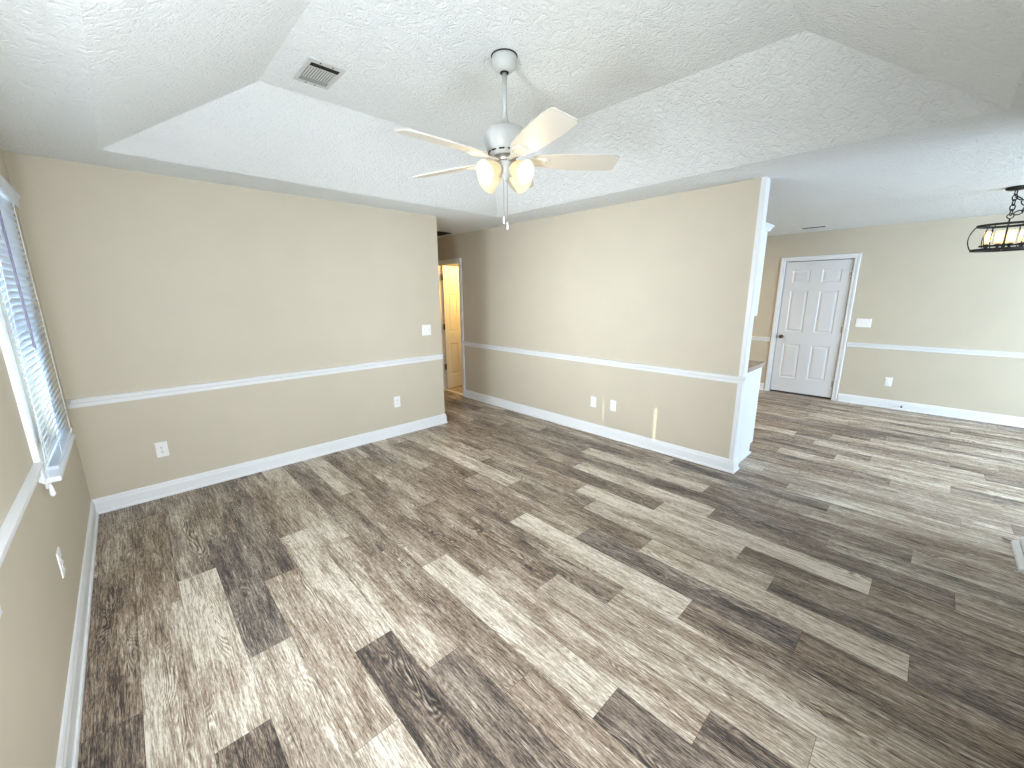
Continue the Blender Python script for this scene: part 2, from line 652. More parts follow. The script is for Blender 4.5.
# white boards that cap the free end of the right wall
bm = bmesh.new()
box(bm, XB - 0.004, XB2 + 0.004, YB - 0.012, YB, 0.0, H - 0.001)
box(bm, XB - 0.006, XB - 0.0005, YB - 0.012, YB + 0.022, 0.118, H - 0.001)
struct(obj('trim_1', bm, M['white']))

# ------------------------------------------------------------------ baseboards and chair rails
CW = 0.066      # casing width
WCN, WCF = WY0 - 0.066, WY1 + 0.062
bm = bmesh.new(); moulding(bm, BASE, (0, RY, 0), (0, 0, 0), (1, 0, 0), 0, -1)
struct(obj('baseboard_left', bm, M['white']))
bm = bmesh.new(); moulding(bm, BASE, (0, 0, 0), (XA, 0, 0), (0, -1, 0), -1, 1)
moulding(bm, BASE, (XA, 0, 0), (XA, 2.6, 0), (1, 0, 0), 1, -1)
struct(obj('baseboard_back', bm, M['white']))
bm = bmesh.new(); moulding(bm, BASE, (XB, D2A - CW - 0.002, 0), (XB, YB - 0.012, 0), (-1, 0, 0), 0, 1)
moulding(bm, BASE, (XB, YB - 0.012, 0), (XB2 + 0.004, YB - 0.012, 0), (0, -1, 0), 1, 1)
struct(obj('baseboard_right', bm, M['white']))
bm = bmesh.new(); moulding(bm, BASE, (XF, D1A - CW - 0.014, 0), (XF, -7.8, 0), (-1, 0, 0))
moulding(bm, BASE, (XF, 0.60, 0), (XF, D1B + CW + 0.014, 0), (-1, 0, 0))
struct(obj('baseboard_far', bm, M['white']))
bm = bmesh.new(); moulding(bm, BASE, (3.85, RY, 0), (4.24, RY, 0), (0, 1, 0), 1, 1)
moulding(bm, BASE, (3.85, RY - 0.14, 0), (3.85, RY, 0), (-1, 0, 0), 0, 1)
moulding(bm, BASE, (4.24, RY, 0), (4.24, -7.8, 0), (1, 0, 0), 1, 0)
moulding(bm, BASE, (0, RY, 0), (2.95 - CW, RY, 0), (0, 1, 0), -1, 0)
struct(obj('baseboard_rear', bm, M['white']))
bm = bmesh.new(); moulding(bm, RAIL, (0, RY, RZ), (0, WCN, RZ), (1, 0, 0))
struct(obj('trim_2', bm, M['white']))
bm = bmesh.new(); moulding(bm, RAIL, (0, 0, RZ), (XA, 0, RZ), (0, -1, 0), -1, 0)
struct(obj('trim_3', bm, M['white']))
bm = bmesh.new(); moulding(bm, RAIL, (XB, D2A - CW - 0.002, RZ), (XB, YB - 0.012, RZ), (-1, 0, 0), 0, 1)
moulding(bm, RAIL, (XB, YB - 0.012, RZ), (XB2 - 0.08, YB - 0.012, RZ), (0, -1, 0), 1, 0)
struct(obj('trim_4', bm, M['white']))
bm = bmesh.new(); moulding(bm, RAIL, (XF, D1A - CW - 0.014, RZ), (XF, -7.8, RZ), (-1, 0, 0))
struct(obj('trim_5', bm, M['white']))
bm = bmesh.new(); moulding(bm, RAIL, (XF, 0.60, RZ), (XF, D1B + CW + 0.014, RZ), (-1, 0, 0))
struct(obj('trim_6', bm, M['white']))

# casing profile across its width (w, out)
CAS = [(0, 0), (0, 0.010), (0.010, 0.014), (0.030, 0.014), (0.040, 0.019), (0.060, 0.020), (0.066, 0.015), (0.066, 0)]


def casing(bm, axis_pts, normal):
    """axis_pts: inner path corners (list of 3D points) of a door or window; profile grows outward from the path, mitred."""
    nrm = Vector(normal)
    pts = [Vector(p) for p in axis_pts]
    c = sum(pts, Vector()) / len(pts)
    rings = []
    N = len(pts)
    for i, p in enumerate(pts):
        def outn(a, b_):
            d = (b_ - a).normalized()
            s = d.cross(nrm).normalized()
            if (c - (a + b_) / 2).dot(s) > 0:
                s = -s
            return s
        ss = []
        if i > 0:
            ss.append(outn(pts[i - 1], p))
        if i < N - 1:
            ss.append(outn(p, pts[i + 1]))
        off = ss[0] if len(ss) == 1 else ss[0] + ss[1]
        rings.append([bm.verts.new(p + off * w + nrm * o_) for w, o_ in CAS])
    n = len(CAS)
    for a_, b_ in zip(rings, rings[1:]):
        for k in range(n):
            bm.faces.new((a_[k], a_[(k + 1) % n], b_[(k + 1) % n], b_[k]))
    bm.faces.new(rings[0])
    bm.faces.new(rings[-1])


# ------------------------------------------------------------------ six-panel door leaf (local: width along +X, face at y=0 towards -Y, height +Z)
def door_leaf(w, h, t, cols, rows_):
    bm = bmesh.new()
    xs = sorted({0, w, *[c for p in cols for c in p]})
    zs = sorted({0, h, *[r_ for p in rows_ for r_ in p]})

    def face(side):
        y = 0 if side < 0 else t
        for xa, xb in zip(xs, xs[1:]):
            for za, zb in zip(zs, zs[1:]):
                if (xa, xb) in cols and (za, zb) in rows_:
                    steps = [(0, 0), (0.010, 0.007), (0.020, 0.007), (0.040, 0.001)]
                    loops = []
                    for ins, dp in steps:
                        yy = y - side * dp
                        loops.append([bm.verts.new((x, yy, z)) for x, z in ((xa + ins, za + ins), (xb - ins, za + ins), (xb - ins, zb - ins), (xa + ins, zb - ins))])
                    for l0, l1 in zip(loops, loops[1:]):
                        for k in range(4):
                            bm.faces.new((l0[k], l0[(k + 1) % 4], l1[(k + 1) % 4], l1[k]))
                    bm.faces.new(loops[-1])
                else:
                    bm.faces.new([bm.verts.new((x, y, z)) for x, z in ((xa, za), (xb, za), (xb, zb), (xa, zb))])
    face(-1)
    face(1)
    for a, b_ in (((0, 0), (w, 0)), ((w, 0), (w, h)), ((w, h), (0, h)), ((0, h), (0, 0))):
        bm.faces.new([bm.verts.new(p) for p in ((a[0], 0, a[1]), (b_[0], 0, b_[1]), (b_[0], t, b_[1]), (a[0], t, a[1]))])
    bmesh.ops.remove_doubles(bm, verts=bm.verts, dist=1e-5)
    return bm


ROWSZ = [(0.230, 0.760), (0.950, 1.575), (1.695, 1.880)]


def hinge(parent, loc, axis, mat=None):
    bm = bmesh.new()
    lathe(bm, [(0.004, -0.050), (0.0075, -0.046), (0.0075, 0.046), (0.004, 0.050)], 12)
    if axis == 'y':
        box(bm, 0.002, 0.005, -0.022, 0.022, -0.044, 0.044)
    else:
        box(bm, -0.022, 0.022, 0.002, 0.005, -0.044, 0.044)
    return obj('hinge', bm, mat or M['steel'], parent, loc=loc)


# door 1: white six-panel door in the far dining wall (leaf faces -X)
d1 = struct(empty('door_1', (XF, D1B, 0)))
wl = D1B - D1A - 0.008
cols = [(0.10, 0.325), (wl - 0.335, wl - 0.11)]
lf = obj('door_leaf', door_leaf(wl, 2.000, 0.035, cols, ROWSZ), M['door'], d1, loc=(0.014, -0.004, 0.028))
lf.rotation_euler = (0, 0, -PI / 2)
bm = bmesh.new()
casing(bm, [(0, D1A - 0.004 - D1B, 0), (0, D1A - 0.004 - D1B, 2.036), (0, 0.004, 2.036), (0, 0.004, 0)], (-1, 0, 0))
obj('casing', bm, M['white'], d1)
bm = bmesh.new()
box(bm, 0.0, 0.095, D1A - 0.011 - D1B, D1A - 0.003 - D1B, 0, 2.043)
box(bm, 0.0, 0.095, 0.003, 0.011, 0, 2.043)
box(bm, 0.0, 0.095, D1A - 0.003 - D1B, 0.003, 2.041, 2.0435)
obj('jamb', bm, M['white'], d1)
for z in (0.235, 1.04, 1.81):
    hinge(d1, (0.006, D1A - D1B + 0.002, z), 'y')
bm = bmesh.new()
mt_ = Matrix.Rotation(-PI / 2, 4, 'Y')
lathe(bm, [(0.027, 0.0), (0.027, 0.005), (0.012, 0.009), (0.011, 0.030), (0.022, 0.036), (0.027, 0.046), (0.025, 0.058), (0.014, 0.064)], 20, mt_)
obj('knob', bm, M['bronze'], d1, True, loc=(0.012, -0.065, 0.90))
bm = bmesh.new()
box(bm, 0.004, 0.010, -0.0035, 0.0005, 0.875, 0.925)
obj('strike_plate', bm, M['bronze'], d1)

# door 2: warm-lit door standing open off the hall
d2 = struct(empty('door_2', (XB2, D2B, 0)))
w2 = 0.595
cols2 = [(0.085, 0.265), (0.330, 0.510)]
lf = obj('door_leaf', door_leaf(w2, 2.018, 0.035, cols2, ROWSZ), M['door'], d2, loc=(0.0, -0.045, 0.012))
lf.rotation_euler = (0, 0, math.radians(4))
bm = bmesh.new()
dy = -D2B
casing(bm, [(XB - XB2, D2A + dy, 0), (XB - XB2, D2A + dy, 2.036), (XB - XB2, D2B + dy, 2.036), (XB - XB2, D2B + dy, 0)], (-1, 0, 0))
obj('casing', bm, M['white'], d2)
bm = bmesh.new()
box(bm, XB - XB2, 0, D2A + dy, D2A + dy + 0.012, 0, 2.039)
box(bm, XB - XB2, 0, -0.012, 0, 0, 2.039)
box(bm, XB - XB2, 0, D2A + dy + 0.012, -0.012, 2.027, 2.039)
box(bm, XB - XB2 + 0.05, XB - XB2 + 0.085, D2A + dy + 0.012, D2A + dy + 0.022, 0, 2.027)
obj('jamb', bm, M['white'], d2)
for z in (0.39, 1.06, 1.85):
    hinge(d2, (-0.010, -0.046, z), 'x', M['iron'])
bm = bmesh.new()
box(bm, XB - XB2 + 0.02, -0.02, D2A + dy + 0.012, -0.012, 0.0, 0.010)
obj('threshold', bm, M['white'], d2, bevel=0.003)

# door 3 closes the entry behind the camera
d3 = struct(empty('door_3', (2.95, RY - 0.07, 0)))
obj('door_leaf', door_leaf(0.894, 2.030, 0.04, [(0.12, 0.40), (0.49, 0.77)], ROWSZ), M['door'], d3, loc=(0.003, -0.02, 0.01))

# ------------------------------------------------------------------ left window
w1 = struct(empty('window_1', (0, (WY0 + WY1) / 2, WZ0)))
cy, cz = (WY0 + WY1) / 2, WZ0
bm = bmesh.new()
ya, yb = WY0 - cy, WY1 - cy
hz = WZ1 - cz
for (a, b_, c, d) in ((ya, ya + 0.045, 0, hz), (yb - 0.045, yb, 0, hz), (ya + 0.045, yb - 0.045, 0, 0.05), (ya + 0.045, yb - 0.045, hz - 0.05, hz), (ya + 0.045, yb - 0.045, hz / 2 - 0.02, hz / 2 + 0.02)):
    box(bm, -0.125, -0.075, a, b_, c, d)
obj('window_frame', bm, M['white'], w1)
bm = bmesh.new()
box(bm, -0.103, -0.099, ya + 0.03, yb - 0.03, 0.03, hz - 0.03)
obj('pane', bm, M['glass'], w1)
bm = bmesh.new()
casing(bm, [(0, ya, 0), (0, ya, hz), (0, yb, hz), (0, yb, 0)], (1, 0, 0))
obj('casing', bm, M['white'], w1)
bm = bmesh.new()
box(bm, -0.075, 0.060, ya - 0.015, yb + 0.075, -0.026, -0.001)
obj('stool', bm, M['white'], w1, bevel=0.006)
bm = bmesh.new()
box(bm, 0.0, 0.012, ya + 0.03, yb + 0.0, -0.066, -0.027)
obj('apron', bm, M['white'], w1, bevel=0.004)

# blind hung in front of it
bl = thing('window_blind', 'white horizontal slat blind hanging over the left wall window with a dark tilt wand', 'blind', (0.045, -1.03, 0.80))
bx, by, bz = 0.045, -1.03, 0.80
SY0, SY1 = -1.415 - by, -0.655 - by
NS = 41
for k in range(NS):
    z = 0.040 + k * 0.0293
    bm = bmesh.new()
    prof = []
    T = math.radians(-60)
    for i in range(7):
        s = (i / 6 - 0.5) * 0.050
        crown = 0.0035 * (1 - (2 * (i / 6) - 1) ** 2)
        px = s * math.cos(T) + crown * math.sin(T)
        pz = -s * math.sin(T) + crown * math.cos(T)
        prof.append((px - 0.008, pz))
    th = 0.0022
    lo = [(px, pz - th) for px, pz in prof]
    ring = prof + lo[::-1]
    r0 = [bm.verts.new((px, SY0, z + pz)) for px, pz in ring]
    r1 = [bm.verts.new((px, SY1, z + pz)) for px, pz in ring]
    n = len(ring)
    for i in range(n):
        bm.faces.new((r0[i], r0[(i + 1) % n], r1[(i + 1) % n], r1[i]))
    bm.faces.new(r0)
    bm.faces.new(r1)
    obj('slat', bm, M['slat'], bl)
bm = bmesh.new()
box(bm, -0.030, 0.012, SY0, SY1, 0.0, 0.018)
obj('bottom_rail', bm, M['slat'], bl, bevel=0.004)
bm = bmesh.new()
box(bm, -0.040, 0.018, SY0, SY1, 1.245, 1.290)
obj('headrail', bm, M['white'], bl)
bm = bmesh.new()
moulding(bm, [(0.020, 1.228), (0.026, 1.228), (0.026, 1.265), (0.036, 1.285), (0.036, 1.295), (0.020, 1.295)], (0, SY0 - 0.012, 0), (0, SY1 + 0.010, 0), (1, 0, 0))
obj('valance', bm, M['slat'], bl)
for yy in (SY0 + 0.13, SY1 - 0.13):
    bm = bmesh.new()
    tube(bm, [(0.0165, yy, 0.012), (0.0165, yy, 1.245)], 0.0012, 6)
    tube(bm, [(-0.031, yy, 0.012), (-0.031, yy, 1.245)], 0.0012, 6)
    obj('ladder_cord', bm, M['white'], bl)
bm = bmesh.new()
tube(bm, [(0.022, SY0 + 0.10, 0.545), (0.022, SY0 + 0.10, 1.23)], 0.0042, 6)
obj('tilt_wand', bm, M['wand'], bl)['label'] = 'dark plastic wand'
bm = bmesh.new()
tube(bm, [(-0.012, SY0 - 0.118, -0.03), (-0.004, SY0 - 0.09, 0.30), (0.008, SY0 + 0.01, 1.235)], 0.0012, 6)
lathe(bm, [(0.003, 0.0), (0.006, -0.012), (0.010, -0.045), (0.004, -0.055)], 12, Matrix.Translation((-0.012, SY0 - 0.118, -0.028)))
obj('lift_cord', bm, M['white'], bl)

# rear window (behind the camera) with an added shade, slits cut to throw two slivers of sun
w2e = struct(empty('window_2', ((RW0 + RW1) / 2, RY - 0.07, RWZ0)))
hw = (RW1 - RW0) / 2
bm = bmesh.new()
for (a, b_, c, d) in ((-hw, -hw + 0.04, 0, 0.95), (hw - 0.04, hw, 0, 0.95), (-hw + 0.04, hw - 0.04, 0, 0.04), (-hw + 0.04, hw - 0.04, 0.91, 0.95)):
    box(bm, a, b_, -0.06, -0.02, c, d)
obj('window_frame', bm, M['white'], w2e)


def shade_boxes(bm):
    cx = (RW0 + RW1) / 2
    y0, y1 = RY - 0.004, RY - 0.001
    k = 1.0
    x1 = XB - (RY - (-1.66)) * -1 * k - 0.0
    xs1 = XB - (-1.66 - RY) * k
    xs2 = XB - (-2.275 - RY) * k
    d1_ = (-1.66 - RY) * math.hypot(k, 1) * math.tan(EL)
    d2_ = (-2.275 - RY) * math.hypot(k, 1) * math.tan(EL)
    s1 = (xs1 - 0.010, xs1 + 0.010, 0.163 + d1_, 0.416 + d1_)
    s2 = (xs2 - 0.018, xs2 + 0.018, 0.098 + d2_, 0.448 + d2_)
    zlo, zhi = RWZ0 - 0.03, RWZ1 + 0.03
    cuts = [RW0 - 0.03, s1[0], s1[1], s2[0], s2[1], RW1 + 0.03]
    for i in range(5):
        a, b_ = cuts[i], cuts[i + 1]
        if i == 1:
            segs = [(zlo, s1[2]), (s1[3], zhi)]
        elif i == 3:
            mid = (s2[2] + s2[3]) / 2
            segs = [(zlo, s2[2]), (mid - 0.006, mid + 0.006), (s2[3], zhi)]
        else:
            segs = [(zlo, zhi)]
        for c, d in segs:
            box(bm, a, b_, y0 + 0.006, y1 + 0.006, c, d)


bm = bmesh.new()
shade_boxes(bm)
sh = obj('added_shade', bm, M['white'], w2e)
sh.matrix_parent_inverse = Matrix.Translation(-w2e.location)
w3 = struct(empty('window_added', (0.0, -2.98, 0.80)))  # added casing and shade on solid wall, dressing for the fill lamp
bm = bmesh.new()
casing(bm, [(0, -0.36, 0), (0, -0.36, 1.30), (0, 0.36, 1.30), (0, 0.36, 0)], (1, 0, 0))
box(bm, 0.0, 0.03, -0.44, 0.44, -0.026, -0.001)
obj('casing', bm, M['white'], w3)
bm = bmesh.new()
box(bm, 0.001, 0.006, -0.355, 0.355, 0.0, 1.295)
obj('added_shade', bm, M['slat'], w3)

# ------------------------------------------------------------------ outlets and switches
def plate_mesh(w, h):
    bm = bmesh.new()
    a, b_ = w / 2, h / 2
    lo = [bm.verts.new((x, 0, z)) for x, z in ((-a, -b_), (a, -b_), (a, b_), (-a, b_))]
    mi = [bm.verts.new((x, -0.003, z)) for x, z in ((-a, -b_), (a, -b_), (a, b_), (-a, b_))]
    e = 0.004
    up = [bm.verts.new((x, -0.006, z)) for x, z in ((-a + e, -b_ + e), (a - e, -b_ + e), (a - e, b_ - e), (-a + e, b_ - e))]
    for l0, l1 in ((lo, mi), (mi, up)):
        for k in range(4):
            bm.faces.new((l0[k], l0[(k + 1) % 4], l1[(k + 1) % 4], l1[k]))
    bm.faces.new(up)
    bm.faces.new(lo)
    return bm


def receptacle_mesh():
    bm = bmesh.new()
    n = 20
    fr, bk = [], []
    for k in range(n):
        a = 2 * PI * k / n
        x, z = 0.0165 * math.cos(a), max(-0.0135, min(0.0135, 0.0175 * math.sin(a)))
        fr.append(bm.verts.new((x, -0.0085, z)))
        bk.append(bm.verts.new((x, -0.005, z)))
    for k in range(n):
        bm.faces.new((bk[k], bk[(k + 1) % n], fr[(k + 1) % n], fr[k]))
    bm.faces.new(fr)
    for x in (-0.0065, 0.0065):
        box(bm, x - 0.0012, x + 0.0012, -0.0092, -0.008, -0.001, 0.008, 1)
    lathe(bm, [(0.0026, 0.0), (0.0026, 0.0008)], 10, Matrix.Translation((0, -0.0084, -0.007)) @ Matrix.Rotation(PI / 2, 4, 'X'), mi=1)
    return bm


def outlet(name, label, loc, rz, kind='duplex', w=0.076, h=0.122):
    t = thing(name, label, 'outlet' if kind in ('duplex', 'decora') else 'light switch', loc,
              'outlets along the walls' if kind in ('duplex', 'decora') else 'light switches on the walls')
    t.rotation_euler = (0, 0, rz)
    obj('plate', plate_mesh(w, h), M['plastic'], t)
    if kind == 'duplex':
        for z in (0.0195, -0.0195):
            obj('receptacle', receptacle_mesh(), [M['plastic'], M['dark']], t, loc=(0, 0, z))
        bm = bmesh.new()
        lathe(bm, [(0.003, 0.005), (0.003, 0.0068)], 10, Matrix.Rotation(PI / 2, 4, 'X'))
        obj('screw', bm, M['steel'], t)
    elif kind == 'decora':
        bm = bmesh.new()
        box(bm, -0.0165, 0.0165, -0.0085, -0.005, -0.0335, 0.0335)
        obj('insert', bm, M['plastic'], t, bevel=0.001)
    else:
        n = kind
        for i in range(n):
            x = (i - (n - 1) / 2) * 0.046
            bm = bmesh.new()
            box(bm, x - 0.005, x + 0.005, -0.0075, -0.005, -0.012, 0.012)
            v = box(bm, x - 0.0035, x + 0.0035, -0.018, -0.007, 0.0, 0.009)
            obj('toggle', bm, M['plastic'], t, bevel=0.0008)
    return t


outlet('wall_outlet', 'white duplex outlet low on the back wall near the window corner', (0.438, 0, 0.388), 0)
outlet('wall_outlet', 'small white outlet low on the back wall near the hallway opening', (2.474, 0, 0.392), 0)
sw = outlet('light_switch', 'white double light switch above the chair rail beside the hallway opening', (2.905, 0, 1.173), 0, 2, 0.118, 0.122)
outlet('wall_outlet', 'blank white wall plate left of the thin sunlight sliver on the long right wall', (XB, -1.524, 0.372), -PI / 2, 'decora')
outlet('wall_outlet', 'white wall plate right of the thin sunlight sliver on the long right wall', (XB, -1.785, 0.378), -PI / 2, 'decora')
outlet('light_switch', 'wide white triple light switch right of the far white door', (XF, -3.385, 1.152), -PI / 2, 3, 0.165, 0.118)
outlet('wall_outlet', 'white outlet under the chair rail right of the far door', (XF, -3.757, 0.366), -PI / 2, 'decora')
outlet('wall_outlet', 'white outlet seen edge-on under the blind on the left wall', (0, -1.535, 0.405), PI / 2)

# ------------------------------------------------------------------ ceiling registers
v1 = thing('ceiling_vent', 'white slotted air register in the raised tray ceiling', 'vent', (1.385, -1.462, TZ), 'ceiling registers')
bm = bmesh.new()
hx, hy = 0.0975, 0.142
for (a, b_, c, d) in ((-hx, hx, -hy, -hy + 0.030), (-hx, hx, hy - 0.034, hy), (-hx, -hx + 0.022, -hy + 0.030, hy - 0.034), (hx - 0.022, hx, -hy + 0.030, hy - 0.034)):
    box(bm, a, b_, c, d, -0.0045, -0.0005)
obj('frame', bm, M['fan'], v1, bevel=0.0015)
bm = bmesh.new()
box(bm, -hx + 0.02, hx - 0.02, -hy + 0.028, hy - 0.03, -0.0035, -0.0010)
obj('duct_opening', bm, M['dark'], v1)
for k in range(11):
    x = -0.068 + k * 0.0136
    bm = bmesh.new()
    v = box(bm, x - 0.0042, x + 0.0042, -0.070, 0.062, -0.0065, -0.0030)
    obj('slat', bm, M['fan'], v1)
bm = bmesh.new()
box(bm, -hx + 0.022, hx - 0.022, 0.064, hy - 0.034, -0.0060, -0.003)
obj('damper_plate', bm, M['damper'], v1)
bm = bmesh.new()
box(bm, -0.076, 0.076, -0.073, -0.070, -0.0062, -0.003)
obj('crossbar', bm, M['fan'], v1)
for (x, y) in ((-0.035, -hy + 0.012), (0.03, -hy + 0.012), (-0.03, hy - 0.012), (0.02, hy - 0.012)):
    bm = bmesh.new()
    lathe(bm, [(0.004, -0.0062), (0.005, -0.0040)], 10)
    obj('screw', bm, M['dark'], v1, loc=(x, y, 0))

v2 = thing('ceiling_vent', 'small ceiling register near the far white door', 'vent', (7.32, -2.72, H), 'ceiling registers')
bm = bmesh.new()
for (a, b_, c, d) in ((-0.06, 0.06, -0.17, -0.155), (-0.06, 0.06, 0.10, 0.17), (-0.06, -0.04, -0.155, 0.10), (0.04, 0.06, -0.155, 0.10)):
    box(bm, a, b_, c, d, -0.008, -0.0005)
obj('frame', bm, M['plastic'], v2, bevel=0.002)
bm = bmesh.new()
box(bm, -0.045, 0.045, -0.157, 0.103, -0.003, -0.001)
obj('duct_opening', bm, M['dark'], v2)
for k in range(4):
    bm = bmesh.new()
    x = -0.030 + k * 0.02
    box(bm, x - 0.006, x + 0.006, -0.155, 0.10, -0.0105, -0.003)
    obj('slat', bm, M['iron'], v2)

v3 = thing('return_air_grille', 'dark return air grille in the hallway ceiling beside the door', 'vent', (3.79, 1.09, H))
bm = bmesh.new()
box(bm, -0.15, 0.15, -0.17, 0.17, -0.004, -0.001)
obj('duct_opening', bm, M['dark'], v3)
bm = bmesh.new()
for (a, b_, c, d) in ((-0.17, 0.17, -0.19, -0.17), (-0.17, 0.17, 0.17, 0.19), (-0.17, -0.15, -0.17, 0.17), (0.15, 0.17, -0.17, 0.17)):
    box(bm, a, b_, c, d, -0.010, -0.0005)
obj('frame', bm, M['bronze'], v3)

# ------------------------------------------------------------------ ceiling fan
FX, FY = 2.03, -2.31
fan = thing('ceiling_fan', 'white five blade ceiling fan with four lit glass shades and pull chains', 'ceiling fan', (FX, FY, 2.285))
fz = 2.285
bm = bmesh.new()
lathe(bm, [(0.064, TZ - fz), (0.067, TZ - fz - 0.012), (0.067, TZ - fz - 0.030), (0.061, TZ - fz - 0.048), (0.047, TZ - fz - 0.066), (0.034, TZ - fz - 0.076)], 40)
obj('canopy', bm, M['fan'], fan, True)
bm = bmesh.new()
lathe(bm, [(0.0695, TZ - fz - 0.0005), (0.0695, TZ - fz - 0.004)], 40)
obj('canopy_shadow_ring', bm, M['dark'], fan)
bm = bmesh.new()
lathe(bm, [(0.024, TZ - fz - 0.0765), (0.024, TZ - fz - 0.0785)], 24)
obj('ball_socket', bm, M['dark'], fan)
bm = bmesh.new()
lathe(bm, [(0.0125, 0.19), (0.0125, TZ - fz - 0.08)], 20)
obj('downrod', bm, M['fan'], fan, True)
bm = bmesh.new()
lathe(bm, [(0.0135, 0.235), (0.017, 0.205), (0.030, 0.178), (0.060, 0.164), (0.108, 0.152), (0.121, 0.142), (0.119, 0.108), (0.108, 0.072), (0.099, 0.050), (0.080, 0.034), (0.062, 0.026), (0.0, 0.026)], 48, caps=False)
obj('motor_housing', bm, M['fan'], fan, True)
bm = bmesh.new()
for k in range(12):
    a = 2 * PI * k / 12 + 0.1
    mt_ = Matrix.Rotation(a, 4, 'Z') @ Matrix.Translation((0.0895, 0, 0.0405)) @ Matrix.Rotation(math.radians(-45), 4, 'Y')
    vv = box(bm, -0.003, 0.003, -0.014, 0.014, -0.004, 0.004)
    for v in vv:
        v.co = mt_ @ v.co
obj('vent_slots', bm, M['dark'], fan)
bm = bmesh.new()
lathe(bm, [(0.058, 0.026), (0.060, 0.014), (0.060, -0.002), (0.050, -0.008)], 32)
obj('flywheel', bm, M['steel'], fan, True)

for k in range(5):
    a = math.radians(34.5 + 72 * k)
    piv = empty('blade_assembly')
    piv.parent = fan
    piv.location = (0, 0, 0.006)
    piv.rotation_euler = (0, 0, a)
    # blade iron
    bm = bmesh.new()
    P_ = math.radians(-13)

    def tilt(x, s, z):
        w_ = min(1, max(0, (x - 0.06) / 0.09))
        aa = P_ * w_
        return Vector((x, s * math.cos(aa) - z * math.sin(aa), s * math.sin(aa) + z * math.cos(aa)))
    outline = [(0.045, 0.012), (0.09, 0.013), (0.12, 0.022), (0.145, 0.036), (0.185, 0.040), (0.225, 0.036), (0.245, 0.022)]
    for zt, zb in ((-0.004, -0.0125),):
        top = [tilt(x, s, zt) for x, s in outline] + [tilt(x, -s, zt) for x, s in outline[::-1]]
        bot = [tilt(x, s * 0.85, zb) for x, s in outline] + [tilt(x, -s * 0.85, zb) for x, s in outline[::-1]]
        tv = [bm.verts.new(p) for p in top]
        bv = [bm.verts.new(p) for p in bot]
        n = len(tv)
        for i in range(n):
            bm.faces.new((tv[i], tv[(i + 1) % n], bv[(i + 1) % n], bv[i]))
        bm.faces.new(tv)
        bm.faces.new(bv)
    # raised rib frame on the underside pad
    for (x0_, x1_, s0, s1) in ((0.155, 0.225, 0.020, 0.027), (0.155, 0.225, -0.027, -0.020), (0.150, 0.157, -0.027, 0.027), (0.223, 0.230, -0.022, 0.022)):
        vv = box(bm, x0_, x1_, s0, s1, -0.0155, -0.0115)
        for v in vv:
            v.co = tilt(v.co.x, v.co.y, v.co.z)
    piv_obj = obj('blade_iron', bm, M['blade'], piv)
    # blade with rounded shoulders and clipped tip
    bm = bmesh.new()
    xs_ = [0.150, 0.165, 0.20, 0.28, 0.37, 0.46, 0.54, 0.598, 0.622, 0.632]
    hw_ = [0.030, 0.046, 0.056, 0.067, 0.075, 0.0775, 0.0765, 0.072, 0.067, 0.054]
    rows4 = []
    for x, h_ in zip(xs_, hw_):
        rows4.append([bm.verts.new(tilt(x, s, z)) for s, z in ((h_, 0.004), (-h_, 0.004), (-h_, -0.003), (h_, -0.003))])
    for l0, l1 in zip(rows4, rows4[1:]):
        for i in range(4):
            bm.faces.new((l0[i], l0[(i + 1) % 4], l1[(i + 1) % 4], l1[i]))
    bm.faces.new(rows4[0])
    bm.faces.new(rows4[-1])
    piv.name = 'blade_mount'
    obj('blade', bm, M['blade'], piv)

# light kit
bm = bmesh.new()
lathe(bm, [(0.048, -0.008), (0.050, -0.020), (0.046, -0.050), (0.038, -0.068), (0.024, -0.082), (0.012, -0.090), (0.008, -0.100), (0.0, -0.102)], 32, caps=False)
obj('light_kit_body', bm, M['fan'], fan, True)
AZ0 = math.degrees(math.atan2(CAM.y - FY, CAM.x - FX))
for k in range(4):
    a = math.radians(AZ0 + 45 + 90 * k)
    tl = math.radians(22)     # below horizontal
    d = Vector((math.cos(a) * math.cos(tl), math.sin(a) * math.cos(tl), -math.sin(tl)))
    q = Vector((0, 0, 1)).rotation_difference(d).to_matrix().to_4x4()
    base_ = Matrix.Translation(Vector((math.cos(a) * 0.040, math.sin(a) * 0.040, -0.040))) @ q
    bm = bmesh.new()
    lathe(bm, [(0.016, -0.005), (0.020, 0.012), (0.024, 0.024), (0.026, 0.030)], 24, base_)
    so_ = obj('lamp_socket', bm, M['fan'], fan, True)
    bm = bmesh.new()
    lathe(bm, [(0.024, 0.022), (0.034, 0.028), (0.043, 0.045), (0.049, 0.070), (0.053, 0.095), (0.060, 0.122)], 32, base_, caps=False)
    lathe(bm, [(0.0605, 0.122), (0.0575, 0.122), (0.0505, 0.095), (0.0465, 0.070), (0.0405, 0.045), (0.0315, 0.030), (0.0215, 0.024)], 32, base_, caps=False, mi=1)
    obj('lamp_shade', bm, [M['shade'], M['shade_in']], fan, True)
    bm = bmesh.new()
    lathe(bm, [(0.010, 0.026), (0.013, 0.040), (0.024, 0.062), (0.028, 0.080), (0.023, 0.098), (0.010, 0.108)], 20, base_)
    obj('bulb', bm, M['bulb'], fan, True)
    pl_ = point('fan_lamp', fan.location + base_ @ Vector((0, 0, 0.150)), 0.65, (1.0, 0.68, 0.30), 0.045)
